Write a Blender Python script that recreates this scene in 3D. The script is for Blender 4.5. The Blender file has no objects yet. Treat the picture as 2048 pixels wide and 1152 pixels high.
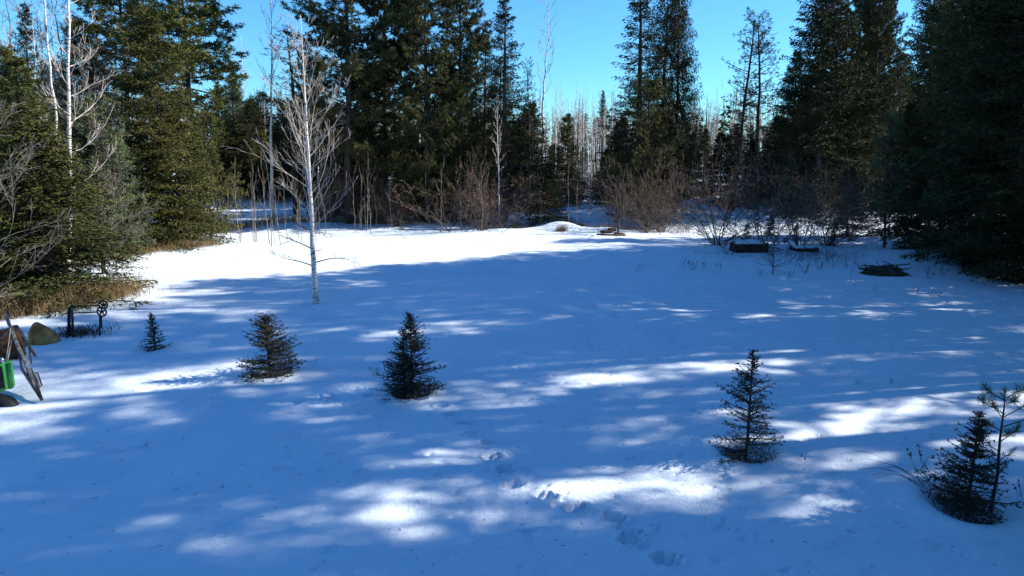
import bpy, math, random
import numpy as np
from math import radians as R_, sin, cos, tan, pi
random.seed(5)
C = bpy.context.scene.collection
SC = bpy.context.scene

# ------------------------------------------------------------------ camera, sky, sun, exposure
CAM_H, FPX, PITCH = 4.5, 1384.0, R_(11.3)
cam_d = bpy.data.cameras.new('camera'); cam = bpy.data.objects.new('camera', cam_d); C.objects.link(cam)
cam.location = (0, 0, CAM_H); cam.rotation_euler = (pi/2 - PITCH, 0, 0)
cam_d.sensor_width = 36.0; cam_d.lens = FPX/2048*36.0; cam_d.clip_start = 0.1; cam_d.clip_end = 3000
SC.camera = cam

SUN_EL, SUN_FWD = R_(30), R_(9)          # elevation; swing from +X towards +Y
world = bpy.data.worlds.new('World'); SC.world = world; world.use_nodes = True
wt = world.node_tree; wt.nodes.clear()
sky = wt.nodes.new('ShaderNodeTexSky'); sky.sky_type = 'NISHITA'; sky.sun_disc = False
sky.sun_elevation = SUN_EL; sky.sun_rotation = pi/2 - SUN_FWD
sky.air_density = 1.0; sky.dust_density = 0.0; sky.ozone_density = 4.0
tint = wt.nodes.new('ShaderNodeMix'); tint.data_type = 'RGBA'; tint.blend_type = 'MULTIPLY'
tint.inputs[0].default_value = 1.0; tint.inputs[7].default_value = (0.44, 0.86, 1.12, 1)
bg = wt.nodes.new('ShaderNodeBackground'); bg.inputs['Strength'].default_value = 0.10
wo = wt.nodes.new('ShaderNodeOutputWorld')
wt.links.new(sky.outputs[0], tint.inputs[6]); wt.links.new(tint.outputs[2], bg.inputs[0]); wt.links.new(bg.outputs[0], wo.inputs[0])

sun_d = bpy.data.lights.new('sun', 'SUN'); sun = bpy.data.objects.new('sun', sun_d); C.objects.link(sun)
sun_d.energy = 5.0; sun_d.angle = R_(0.55); sun_d.color = (1.0, 0.93, 0.82)
from mathutils import Vector
SDIR = Vector((cos(SUN_FWD)*cos(SUN_EL), sin(SUN_FWD)*cos(SUN_EL), sin(SUN_EL)))
sun.rotation_euler = (-SDIR).to_track_quat('-Z', 'Y').to_euler(); sun.location = SDIR*60
SC.view_settings.view_transform = 'Standard'; SC.view_settings.look = 'None'
SC.view_settings.exposure = 1.0; SC.view_settings.gamma = 1.0
SC.cycles.max_bounces = 5; SC.cycles.diffuse_bounces = 3; SC.cycles.glossy_bounces = 2
SC.cycles.transparent_max_bounces = 4; SC.cycles.transmission_bounces = 2

# ------------------------------------------------------------------ helpers
def ray(px, py):
    dx, dy = (px-1024)/FPX, (576-py)/FPX
    return dx, cos(PITCH)+dy*sin(PITCH), -sin(PITCH)+dy*cos(PITCH)
def G(px, py):                                # ground point under a pixel of the photo
    a, b, c = ray(px, py); t = -CAM_H/c; return a*t, b*t
def AT(px, py, Y):                            # x, z at distance Y
    a, b, c = ray(px, py); t = Y/b; return a*t, CAM_H+c*t
def A3(px, py, Y):
    x, z = AT(px, py, Y); return np.array([x, Y, z])

def smooth(a, b, x):
    t = np.clip((x-a)/(b-a), 0, 1); return t*t*(3-2*t)
_rn = np.random.default_rng(77)
_W = [(_rn.uniform(0, 2*pi), 2*pi/l, _rn.uniform(0, 6.28), a) for l, a in
      [(23, .10), (17, .08), (11, .05), (7.3, .03), (5.1, .02), (3.4, .013), (2.3, .008), (1.7, .006), (1.1, .004), (.8, .003)]]
WELLS = []                                    # x, y, radius, depth
PITS = []
PRINTS = []                                   # x, y, a, b, angle, depth
def ground(x, y):
    x = np.asarray(x, float); y = np.asarray(y, float)
    h = np.zeros(np.broadcast(x, y).shape)
    for an, k, ph, a in _W: h = h + a*np.sin(k*(x*cos(an)+y*sin(an))+ph+1.3*np.sin(k*.6*(y*cos(an)-x*sin(an))+ph*2))
    d = np.hypot(x, y)
    h = h*(0.55+0.45*smooth(15, 40, d))
    gx, gy = G(1125, 462)
    h = h+0.42*np.exp(-(((x-gx)/1.25)**2+((y-gy)/.7)**2))
    h = h+0.15*np.exp(-(((x-gx-2.5)/1.1)**2+((y-gy-.2)/.6)**2))
    h = h+0.35*smooth(41, 46, y)+0.25*np.exp(-((y-52)/4)**2)*smooth(0, 8, -x)
    # far road bank on the left
    h = h-0.9*smooth(43, 46, y)*smooth(2, -6, x)*smooth(60, 53, y)+.9*smooth(56, 62, y)*smooth(2, -6, x)
    h = h+1.6*smooth(60, 130, y)
    for wx, wy, r, dp in WELLS:
        q = np.hypot(x-wx, y-wy)
        h = h-dp*np.exp(-(q/r)**4)+dp*.22*np.exp(-((q-r*1.5)/(r*.45))**2)
    for fx, fy, a, b, an, dp in PRINTS+(PITS if h.size > 9999 else []):
        if h.size > 9999:
            i0, i1 = np.searchsorted(x[0], (fx-.5, fx+.5)); j0, j1 = np.searchsorted(y[:, 0], (fy-.5, fy+.5)); hs, xf, yf = h, x, y; sl = (slice(j0, j1), slice(i0, i1)); h, x, y = h[sl], x[sl], y[sl]
        u = (x-fx)*cos(an)+(y-fy)*sin(an); v = -(x-fx)*sin(an)+(y-fy)*cos(an)
        q = np.sqrt((u/a)**2+(v/b)**2)
        w = q+.22*np.sin(u*60+fx*9)+.2*np.sin(v*75+fy*7)
        h = h-dp*(1-smooth(.55, 1.1, w))+dp*.22*np.exp(-((q-1.35)/.25)**2)
        if 'hs' in locals() and hs is not None: hs[sl] = h; h, x, y, hs = hs, xf, yf, None
    return h
def gz(x, y): return float(ground(x, y))

class MB:                                     # collects vertices and triangles
    def __init__(s): s.v = []; s.f = []; s.n = 0
    def add(s, v, f):
        v = np.asarray(v, float).reshape(-1, 3); f = np.asarray(f, int).reshape(-1, 3)
        s.v.append(v); s.f.append(f+s.n); s.n += len(v)
    def segs(s, p0, p1, r0, r1, n=4):         # many tapered sticks at once
        p0 = np.asarray(p0, float).reshape(-1, 3); p1 = np.asarray(p1, float).reshape(-1, 3); m = len(p0)
        if m == 0: return
        r0 = np.broadcast_to(r0, (m,)); r1 = np.broadcast_to(r1, (m,))
        d = p1-p0; d = d/(np.linalg.norm(d, axis=1, keepdims=True)+1e-9)
        ref = np.where(np.abs(d[:, 2:3]) > .9, [[1., 0, 0]], [[0, 0, 1.]])
        a = np.cross(d, ref); a /= np.linalg.norm(a, axis=1, keepdims=True)+1e-9; b = np.cross(d, a)
        th = np.arange(n)*2*pi/n
        ring = a[:, None]*np.cos(th)[None, :, None]+b[:, None]*np.sin(th)[None, :, None]
        v = np.concatenate([p0[:, None]+ring*r0[:, None, None], p1[:, None]+ring*r1[:, None, None]], 1)
        i = np.arange(n); j = (i+1) % n
        f = np.concatenate([np.stack([i, j, j+n], 1), np.stack([i, j+n, i+n], 1)])
        s.add(v, f[None]+(np.arange(m)*2*n)[:, None, None])
    def tube(s, pts, rad, n=8, cap=True):
        pts = np.asarray(pts, float); m = len(pts); rad = np.broadcast_to(rad, (m,))
        t = np.gradient(pts, axis=0); t /= np.linalg.norm(t, axis=1, keepdims=True)+1e-9
        ref = np.array([1., 0, 0]) if abs(t[:, 2]).mean() > .7 else np.array([0, 0, 1.])
        a = np.cross(t, ref); a /= np.linalg.norm(a, axis=1, keepdims=True)+1e-9; b = np.cross(t, a)
        th = np.arange(n)*2*pi/n
        v = (pts[:, None]+(a[:, None]*np.cos(th)[None, :, None]+b[:, None]*np.sin(th)[None, :, None])*rad[:, None, None]).reshape(-1, 3)
        f = []
        for k in range(m-1):
            for i in range(n):
                j = (i+1) % n; f += [(k*n+i, k*n+j, (k+1)*n+j), (k*n+i, (k+1)*n+j, (k+1)*n+i)]
        if cap:
            v = np.vstack([v, pts[0], pts[-1]]); o = m*n
            for i in range(n):
                j = (i+1) % n; f += [(j, i, o), ((m-1)*n+i, (m-1)*n+j, o+1)]
        s.add(v, f)
    def spikes(s, b, d, ln, w, rng):          # needle-like triangles
        b = np.asarray(b).reshape(-1, 3); m = len(b)
        if m == 0: return
        d = d/(np.linalg.norm(d, axis=1, keepdims=True)+1e-9)
        sd = np.cross(d, rng.normal(size=(m, 3))); sd /= np.linalg.norm(sd, axis=1, keepdims=True)+1e-9
        ln = np.broadcast_to(ln, (m,))[:, None]; w = np.broadcast_to(w, (m,))[:, None]
        v = np.stack([b-sd*w*.35-d*ln*.05, b+d*ln*.45+sd*w*.6, b+d*ln, b+d*ln*.4-sd*w*.6], 1)
        f = np.array([[0, 1, 2], [0, 2, 3]])
        s.add(v, f[None]+(np.arange(m)*4)[:, None, None])
    def box(s, c, h, rot=None, jit=0, rng=None):
        v = np.array([[x, y, z] for x in (-1, 1) for y in (-1, 1) for z in (-1, 1)], float)*np.asarray(h)
        if jit: v = v+rng.normal(size=v.shape)*jit
        if rot is not None: v = v@np.asarray(rot).T
        q = [(0, 1, 3, 2), (4, 6, 7, 5), (0, 4, 5, 1), (2, 3, 7, 6), (0, 2, 6, 4), (1, 5, 7, 3)]
        f = [t for a, b, c_, d in q for t in ((a, b, c_), (a, c_, d))]
        s.add(v+np.asarray(c), f)
    def mesh(s, name, mat, smoothed=False):
        v = np.vstack(s.v); f = np.vstack(s.f); me = bpy.data.meshes.new(name)
        me.vertices.add(len(v)); me.vertices.foreach_set('co', v.astype(np.float32).ravel())
        me.loops.add(f.size); me.loops.foreach_set('vertex_index', f.astype(np.int32).ravel())
        me.polygons.add(len(f)); me.polygons.foreach_set('loop_start', np.arange(0, f.size, 3, dtype=np.int32))
        me.update(calc_edges=True)
        if smoothed: me.polygons.foreach_set('use_smooth', np.ones(len(f), bool))
        me.materials.append(mat); return me

def link(name, me, parent=None):
    o = bpy.data.objects.new(name, me); C.objects.link(o)
    if parent: o.parent = parent
    return o
def build(name, mb, mat, parent=None, smoothed=False): return link(name, mb.mesh(name, mat, smoothed), parent)
def tag(o, label=None, cat=None, group=None, kind=None):
    if label: o['label'] = label
    if cat: o['category'] = cat
    if group: o['group'] = group
    if kind: o['kind'] = kind
    return o
def root(name, loc, rz=0):
    o = bpy.data.objects.new(name, None); C.objects.link(o); o.empty_display_size = .2
    o.location = loc; o.rotation_euler.z = rz; return o
def bevel(o, w, seg=2):
    m = o.modifiers.new('bevel', 'BEVEL'); m.width = w; m.segments = seg; m.limit_method = 'ANGLE'; m.angle_limit = R_(35); return o
def rotm(z=0, x=0, y=0):
    from mathutils import Euler
    return np.array(Euler((x, y, z)).to_matrix())

# ------------------------------------------------------------------ materials
def nodes(name):
    m = bpy.data.materials.new(name); m.use_nodes = True; t = m.node_tree
    return m, t, t.nodes['Principled BSDF']
def mat(name, c1, c2=None, scale=8, rough=.8, spec=.25, metal=0, bump=0, bscale=30, stretch=(1, 1, 1), rnd=0.0, contrast=(.35, .65), detail=5):
    m, t, p = nodes(name); N, L = t.nodes, t.links
    p.inputs['Roughness'].default_value = rough; p.inputs['Metallic'].default_value = metal
    p.inputs['Specular IOR Level'].default_value = spec
    tc = N.new('ShaderNodeTexCoord'); mp = N.new('ShaderNodeMapping'); mp.inputs['Scale'].default_value = stretch
    L.new(tc.outputs['Object'], mp.inputs[0])
    c2 = c2 or c1
    nz = N.new('ShaderNodeTexNoise'); nz.inputs['Scale'].default_value = scale; nz.inputs['Detail'].default_value = detail
    L.new(mp.outputs[0], nz.inputs['Vector'])
    rp = N.new('ShaderNodeValToRGB'); rp.color_ramp.elements[0].position, rp.color_ramp.elements[1].position = contrast
    rp.color_ramp.elements[0].color = (*c1, 1); rp.color_ramp.elements[1].color = (*c2, 1)
    L.new(nz.outputs[0], rp.inputs[0]); out = rp.outputs[0]
    if rnd:
        oi = N.new('ShaderNodeObjectInfo'); hs = N.new('ShaderNodeHueSaturation')
        a = N.new('ShaderNodeMapRange'); a.inputs[3].default_value = 1-rnd; a.inputs[4].default_value = 1+rnd
        b = N.new('ShaderNodeMapRange'); b.inputs[3].default_value = .5-.03*min(rnd*2, 1); b.inputs[4].default_value = .5+.03*min(rnd*2, 1)
        L.new(oi.outputs['Random'], a.inputs[0]); L.new(oi.outputs['Random'], b.inputs[0])
        L.new(a.outputs[0], hs.inputs['Value']); L.new(b.outputs[0], hs.inputs['Hue']); L.new(out, hs.inputs['Color']); out = hs.outputs[0]
    L.new(out, p.inputs['Base Color'])
    if bump:
        n2 = N.new('ShaderNodeTexNoise'); n2.inputs['Scale'].default_value = bscale; n2.inputs['Detail'].default_value = 6
        L.new(mp.outputs[0], n2.inputs['Vector'])
        bp = N.new('ShaderNodeBump'); bp.inputs['Strength'].default_value = 1; bp.inputs['Distance'].default_value = bump
        L.new(n2.outputs[0], bp.inputs['Height']); L.new(bp.outputs[0], p.inputs['Normal'])
    return m

M = {}
M['spruce'] = mat('spruce_needles', (.030, .046, .014), (.105, .108, .030), .9, .7, .1, rnd=.2)
M['olive'] = mat('olive_needles', (.045, .054, .014), (.135, .130, .036), 1.1, .7, .1, rnd=.18)
M['pine'] = mat('pine_needles', (.032, .043, .015), (.105, .104, .036), 1.0, .7, .1, rnd=.2)
M['dark'] = mat('dark_needles', (.017, .023, .009), (.054, .056, .020), 1.0, .7, .1, rnd=.2)
M['young'] = mat('young_pine_needles', (.05, .075, .035), (.15, .18, .08), 2, .6, .2, rnd=.15)
M['seed'] = mat('young_spruce_needles', (.022, .030, .020), (.055, .060, .035), 6, .6, .25, rnd=.15)
M['bark'] = mat('dark_bark', (.035, .027, .022), (.10, .08, .065), 12, .9, .1, bump=.02, bscale=20, stretch=(1, 1, .25), rnd=.15)
M['twig'] = mat('grey_twigs', (.12, .10, .09), (.26, .23, .20), 6, .8, .2, rnd=.15)
M['birchtwig'] = mat('birch_twigs', (.34, .29, .25), (.66, .60, .55), 5, .7, .2, rnd=.1)
M['shrub'] = mat('shrub_twigs', (.055, .043, .036), (.155, .122, .10), 5, .8, .2, rnd=.25)
M['leaf'] = mat('dry_leaves', (.12, .055, .025), (.26, .14, .07), 5, .8, .1, rnd=.2)
M['grass'] = mat('dry_grass', (.12, .08, .04), (.38, .27, .15), 3, .85, .1)
M['weed'] = mat('weed_stems', (.05, .03, .025), (.12, .07, .05), 8, .85, .1, rnd=.2)

def birch_bark():
    m, t, p = nodes('white_birch_bark'); N, L = t.nodes, t.links
    tc = N.new('ShaderNodeTexCoord'); mp = N.new('ShaderNodeMapping'); mp.inputs['Scale'].default_value = (3, 3, 22)
    L.new(tc.outputs['Object'], mp.inputs[0])
    n = N.new('ShaderNodeTexNoise'); n.inputs['Scale'].default_value = 1.3; n.inputs['Detail'].default_value = 4; L.new(mp.outputs[0], n.inputs[0])
    r = N.new('ShaderNodeValToRGB'); e = r.color_ramp.elements
    e[0].position = .35; e[0].color = (.03, .025, .022, 1); e[1].position = .43; e[1].color = (.72, .68, .63, 1); L.new(n.outputs[0], r.inputs[0])
    mp2 = N.new('ShaderNodeMapping'); mp2.inputs['Scale'].default_value = (.6, .6, 3.1); L.new(tc.outputs['Object'], mp2.inputs[0])
    n2 = N.new('ShaderNodeTexNoise'); n2.inputs['Scale'].default_value = 1.4; n2.inputs['Detail'].default_value = 6; L.new(mp2.outputs[0], n2.inputs[0])
    r2 = N.new('ShaderNodeValToRGB'); e = r2.color_ramp.elements
    e[0].position = .33; e[0].color = (.06, .05, .045, 1); e[1].position = .42; e[1].color = (1, 1, 1, 1); L.new(n2.outputs[0], r2.inputs[0])
    x = N.new('ShaderNodeMix'); x.data_type = 'RGBA'; x.blend_type = 'MULTIPLY'; x.inputs[0].default_value = 1
    L.new(r.outputs[0], x.inputs[6]); L.new(r2.outputs[0], x.inputs[7]); L.new(x.outputs[2], p.inputs['Base Color'])
    p.inputs['Roughness'].default_value = .65; p.inputs['Specular IOR Level'].default_value = .25
    return m
M['birch'] = birch_bark()

def snow():
    m, t, p = nodes('snow'); N, L = t.nodes, t.links
    geo = N.new('ShaderNodeNewGeometry')
    def noise(sc, det=4, vec=None, rough=.5):
        n = N.new('ShaderNodeTexNoise'); n.inputs['Scale'].default_value = sc; n.inputs['Detail'].default_value = det
        n.inputs['Roughness'].default_value = rough
        L.new(vec or geo.outputs['Position'], n.inputs['Vector']); return n.outputs[0]
    r = N.new('ShaderNodeValToRGB'); e = r.color_ramp.elements
    e[0].position = .3; e[0].color = (.68, .78, .89, 1); e[1].position = .7; e[1].color = (.75, .84, .94, 1)
    L.new(noise(.9, 6), r.inputs[0])
    # needle and twig litter
    r3 = N.new('ShaderNodeValToRGB'); e = r3.color_ramp.elements
    e[0].position = .715; e[0].color = (1, 1, 1, 1); e[1].position = .75; e[1].color = (.35, .30, .26, 1)
    L.new(noise(22, 3), r3.inputs[0])
    x = N.new('ShaderNodeMix'); x.data_type = 'RGBA'; x.blend_type = 'MULTIPLY'; x.inputs[0].default_value = .8
    L.new(r.outputs[0], x.inputs[6]); L.new(r3.outputs[0], x.inputs[7]); L.new(x.outputs[2], p.inputs['Base Color'])
    p.inputs['Roughness'].default_value = .85; p.inputs['Specular IOR Level'].default_value = .2
    b1 = N.new('ShaderNodeBump'); b1.inputs['Distance'].default_value = .05; b1.inputs['Strength'].default_value = .8
    L.new(noise(2.6, 9, rough=.62), b1.inputs['Height'])
    b2 = N.new('ShaderNodeBump'); b2.inputs['Distance'].default_value = .010; b2.inputs['Strength'].default_value = .8
    L.new(noise(38, 3), b2.inputs['Height']); L.new(b1.outputs[0], b2.inputs['Normal'])
    L.new(b2.outputs[0], p.inputs['Normal'])
    return m
M['snow'] = snow()

# ------------------------------------------------------------------ what dents the snow
SEED = [  # base px, top px, half width px
    ('a', (310, 693), (310, 628), 24), ('b', (540, 748), (535, 630), 52), ('c', (825, 788), (835, 628), 55),
    ('d', (1493, 905), (1497, 700), 66), ('e', (1935, 1008), (1945, 828), 80), ('f', (1983, 1008), (1980, 778), 45)]
for k, b, tp, w in SEED:
    x, y = G(*b)
    if k != 'f': WELLS.append((x, y, .42 if k == 'e' else .30 if k in 'bcd' else .15, .16 if k in 'e' else .1))
bx, by = G(632, 606); WELLS.append((bx, by, .2, .14))
for i, (px, py) in enumerate([(568, 827), (600, 804), (655, 798), (740, 791), (770, 800), (838, 803), (885, 815), (902, 832), (937, 850), (943, 871), (976, 888),
        (984, 917), (1017, 942), (1027, 973), (1092, 993), (1150, 1017), (1228, 1037), (1263, 1076), (1335, 1117)]):
    x, y = G(px, py); big = i > 10
    PRINTS.append((x, y, .155 if big else .12, .10 if big else .085, .5 if i % 2 else -.3, .12 if big else .085))
for (ax_, ay_), (bx_, by_) in zip([(740, 791), (838, 803), (902, 832), (943, 871), (984, 917), (1027, 973), (1092, 993), (1150, 1017), (1228, 1037), (1263, 1076)], [(838, 803), (902, 832), (943, 871), (984, 917), (1027, 973), (1092, 993), (1150, 1017), (1228, 1037), (1263, 1076), (1335, 1117)]):
    x, y = G((ax_+bx_)/2+_rn.normal()*6, (ay_+by_)/2+_rn.normal()*3); PRINTS.append((x, y, .075, .05, _rn.uniform(-.6, .8), .045))
for px, py in [(1092, 972), (1125, 966), (1180, 962), (1132, 985), (975, 1010), (932, 1025), (905, 1035), (1330, 935), (1350, 945), (1360, 790), (240, 905), (300, 745), (330, 742), (345, 748),
               (800, 806), (862, 822), (915, 842), (1655, 905), (1670, 915), (1690, 985), (1720, 990), (1640, 995), (1560, 990), (1505, 940), (1240, 890)]:
    x, y = G(px, py); PRINTS.append((x, y, .06, .035, .4, .03))

for k in range(620):
    if k % 3: x, y = _rn.normal(0, 1.6)+_rn.choice([-4, 1, 5, 9, -8, 3]), 6.5+abs(_rn.normal(0, 5))
    else: x, y = _rn.uniform(-12, 12), _rn.uniform(6, 34)
    PITS.append((x, y, _rn.uniform(.04, .13), _rn.uniform(.03, .08), _rn.uniform(0, 3), _rn.uniform(.008, .036)))
def axis(parts):
    out = []
    for a, b, s in parts: out += list(np.arange(a, b, s))
    return np.array(out+[parts[-1][1]])
xs = axis([(-900, -200, 70), (-200, -60, 10), (-60, -20, 1.6), (-20, -3.5, .13), (-3.5, 3.4, .038), (3.4, 20, .13), (20, 60, 1.6), (60, 200, 10), (200, 900, 70)])
ys = axis([(-300, -40, 30), (-40, 4, 2), (4, 5.8, .1), (5.8, 13.4, .04), (13.4, 26, .12), (26, 46, .22), (46, 80, 1), (80, 200, 6), (200, 1500, 80)])
X, Y = np.meshgrid(xs, ys); Z = ground(X, Y)
nx, ny = len(xs), len(ys)
i = (np.arange(ny-1)[:, None]*nx+np.arange(nx-1)[None]).ravel()
gm = MB(); gm.add(np.stack([X, Y, Z], -1), np.concatenate([np.stack([i, i+1, i+nx+1], 1), np.stack([i, i+nx+1, i+nx], 1)]))
tag(build('snow_ground', gm, M['snow'], smoothed=True), 'snow covered lawn with dappled shade and a trail of footprints', kind='structure')

# ------------------------------------------------------------------ tree builders
def spruce_parts(H, Rr, seed, zlow=.04, step=.34, nb=6, pw=.8, e_lo=-22, e_hi=30, sp_l=.085, sp_w=.022, lat=.11, spn=8, hang=.25, latl=.36, ragged=.22, trunk_r=None, thin=0.0, tipl=.05, latc=.10, full=None):
    rng = np.random.default_rng(seed); W = MB(); F = MB()
    n = 12; tz = np.linspace(-.15, H, n); ox = np.cumsum(rng.normal(size=(n, 2))*.012*H/10, 0)
    tp = np.column_stack([ox, tz]); tr0 = trunk_r or H*.0125
    W.tube(tp, tr0*(1-np.linspace(0, 1, n))**.8+.008, 7)
    z = zlow*H
    while z < H*.985:
        t = z/H
        for b in range(nb if t < .9 else max(3, nb-2)):
            if rng.random() < thin*(1-t): continue
            az = rng.uniform(0, 2*pi); L = Rr*(1-t)**pw*min(1, .72+t*3.5)*rng.uniform(1-ragged, 1+ragged*.7)+tipl
            if rng.random() < .05: L *= 1.22
            el = tan(R_(e_lo+(e_hi-e_lo)*t+rng.normal()*5)); z0 = z+rng.uniform(-.5, .5)*step
            cx, cy = np.interp(z0, tz, ox[:, 0]), np.interp(z0, tz, ox[:, 1])
            S = np.linspace(0, 1, 6); dr = .10*(1-t)
            wob = rng.normal()*.08
            def P(s):
                s = np.asarray(s)
                hx = L*s; zz = L*(el*s-dr*s**2+.16*s**3*(1.2-t))
                a = az+wob*s
                return np.column_stack([cx+hx*np.cos(a), cy+hx*np.sin(a), z0+zz])
            pp = P(S); r = (.006+.010*L)*(1-S)+.003
            W.segs(pp[:-1], pp[1:], r[:-1], r[1:], 3)
            k = max(4 if full is None else 2, int(L/lat)); s = np.repeat(np.linspace(.16, .98, k), 2)+rng.uniform(-.02, .02, 2*k)
            s = np.clip(s, .08, .99); sg = np.tile([1, -1], k)
            ll = (L*latl*(1-s)**.75+latc+.05*L)*rng.uniform(.6, 1.15, 2*k)
            a = az+sg*(R_(52)+rng.normal(size=2*k)*.16)
            d = np.column_stack([np.cos(a), np.sin(a), -hang+rng.normal(size=2*k)*.14])
            base = P(s)
            m = len(s); q = rng.uniform(.05, 1, (m, spn))
            bp = base[:, None]+d[:, None]*(ll[:, None]*q)[..., None]
            bp[..., 2] -= (hang*.5*ll[:, None]*q**2)
            dd = d[:, None]*.8+rng.normal(size=(m, spn, 3))*.42
            sc_ = (.7+.5*rng.random(m*spn))
            kp = np.ones(m*spn, bool) if full is None else rng.random(m*spn) < np.repeat(np.clip(ll/full, .1, 1), spn)
            F.spikes(bp.reshape(-1, 3)[kp], dd.reshape(-1, 3)[kp], (sp_l*sc_)[kp], (sp_w*(.7+.6*rng.random(m*spn)))[kp], rng)
            q = np.linspace(.35, 1, int(6+L*7)); mp_ = P(q); dm = np.array([cos(az), sin(az), el])[None]*.8+rng.normal(size=(len(q), 3))*.4
            F.spikes(mp_, dm, sp_l, sp_w, rng)
        z += step*(1-.55*t)*rng.uniform(.8, 1.2)
    q = rng.uniform(H*(.93 if full is None else .96), H*1.0, 60); F.spikes(np.column_stack([np.full(60, ox[-1, 0]), np.full(60, ox[-1, 1]), q]), np.column_stack([rng.normal(size=60)*.5, rng.normal(size=60)*.5, np.full(60, .7)]), sp_l, sp_w, rng)
    return W, F

def pine_parts(H, Rr, seed, zlow=.3, nbr=80, tuft=15, tl=.13, tw=.022, asc=20, dead=14, shape=.5, sub=8, clump=3):
    rng = np.random.default_rng(seed); W = MB(); F = MB()
    n = 14; tz = np.linspace(-.15, H, n); ox = np.cumsum(rng.normal(size=(n, 2))*.035*H/12, 0); ox -= ox[0]
    tp = np.column_stack([ox, tz]); W.tube(tp, H*.0115*(1-np.linspace(0, 1, n))**.75+.012, 8)
    for b in range(nbr+dead):
        isd = b >= nbr
        t = rng.uniform(zlow*.4, zlow*1.1) if isd else zlow+(1-zlow)*rng.random()**.9
        z0 = t*H*.99; u = (t-zlow)/(1-zlow)
        prof = (1-max(u, 0))**shape*(.55+.45*min(1, max(u, 0)*4))
        L = (Rr*prof*rng.uniform(.45, 1.15)+.25)*(.55 if isd else 1)
        az = rng.uniform(0, 2*pi); el = R_(asc*(.2+u*1.6)+rng.normal()*10) if not isd else R_(-10+rng.normal()*8)
        c = np.array([np.interp(z0, tz, ox[:, 0]), np.interp(z0, tz, ox[:, 1]), z0])
        d = np.array([cos(az)*cos(el), sin(az)*cos(el), sin(el)]); m = 7; pts = [c]
        for k in range(m-1):
            d = d+rng.normal(size=3)*.13+np.array([0, 0, .03*k if not isd else -.02]); d /= np.linalg.norm(d); pts.append(pts[-1]+d*L/(m-1))
        pts = np.array(pts); r = (.01+.012*L)*np.linspace(1, .25, m)
        W.segs(pts[:-1], pts[1:], r[:-1], r[1:], 4)
        ns = max(3, int(sub*L/2)) if not isd else 5
        for s in np.linspace(.25, 1, ns):
            i_ = min(int(s*(m-1)), m-2); b0 = pts[i_]+(pts[i_+1]-pts[i_])*(s*(m-1)-i_)
            a2 = az+rng.choice([-1, 1])*rng.uniform(.35, 1.1); e2 = rng.uniform(-.15, .65)
            l2 = rng.uniform(.25, .6)*(1.15-s*.5)*min(1, .45+L*.3)
            d2 = np.array([cos(a2)*cos(e2), sin(a2)*cos(e2), sin(e2)]); e0 = b0+d2*l2
            W.segs([b0], [e0], [.009], [.005], 3)
            if isd: continue
            for j in range(clump):
                d3 = d2+rng.normal(size=3)*.5+np.array([0, 0, .25]); d3 /= np.linalg.norm(d3)
                q0 = b0+d2*l2*rng.uniform(.35, 1); l3 = rng.uniform(.12, .28); q1 = q0+d3*l3
                W.segs([q0], [q1], [.005], [.003], 3)
                qq = q0+(q1-q0)*rng.uniform(.1, 1, (tuft, 1))
                F.spikes(qq, d3*.55+rng.normal(size=(tuft, 3))*.55, tl*(.7+.5*rng.random(tuft)), tw, rng)
    return W, F

def bare_tree(H, seed, r0, lean=(0, 0), first=.3, nb=26, blen=.3, asc=45, twigs=7, twr=.006, crook=.02, split=False, up=.10, sag=0.0, br=.26):
    """returns trunk MB and a list of branch MBs"""
    rng = np.random.default_rng(seed); T = MB(); B = []
    n = 22; tz = np.linspace(-.15, H, n); u = np.linspace(0, 1, n)
    ox = np.cumsum(rng.normal(size=(n, 2))*crook, 0); ox -= ox[0]; ox += np.outer(u, lean)
    flare = 1+.5*np.exp(-u*40)
    T.tube(np.column_stack([ox, tz]), r0*flare*(1-u)**1.0+.005, 10)
    if split:
        o2 = np.cumsum(rng.normal(size=(n, 2))*crook, 0); o2 -= o2[0]; o2 += np.outer(u, (lean[0]-.5, lean[1]+.2)); T.tube(np.column_stack([o2-[.1, 0], tz*.85]), r0*.7*(1-u)**.85+.006, 8)
    for k in range(nb):
        t = first+(.97-first)*(k+rng.uniform(0, .8))/nb; z0 = t*H
        c = np.array([np.interp(z0, tz, ox[:, 0]), np.interp(z0, tz, ox[:, 1]), z0])
        L = H*blen*(1-t)**.65*rng.uniform(.7, 1.2)*(.7+.3*min(1, (t-first)*6))+.15
        b = MB(); grow(b, rng, c, k*2.4+rng.normal()*.4, R_(asc+rng.normal()*8), L, r0*br*(1-t*.7), twigs, twr, up, sag); B.append(b)
    return T, B
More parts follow.
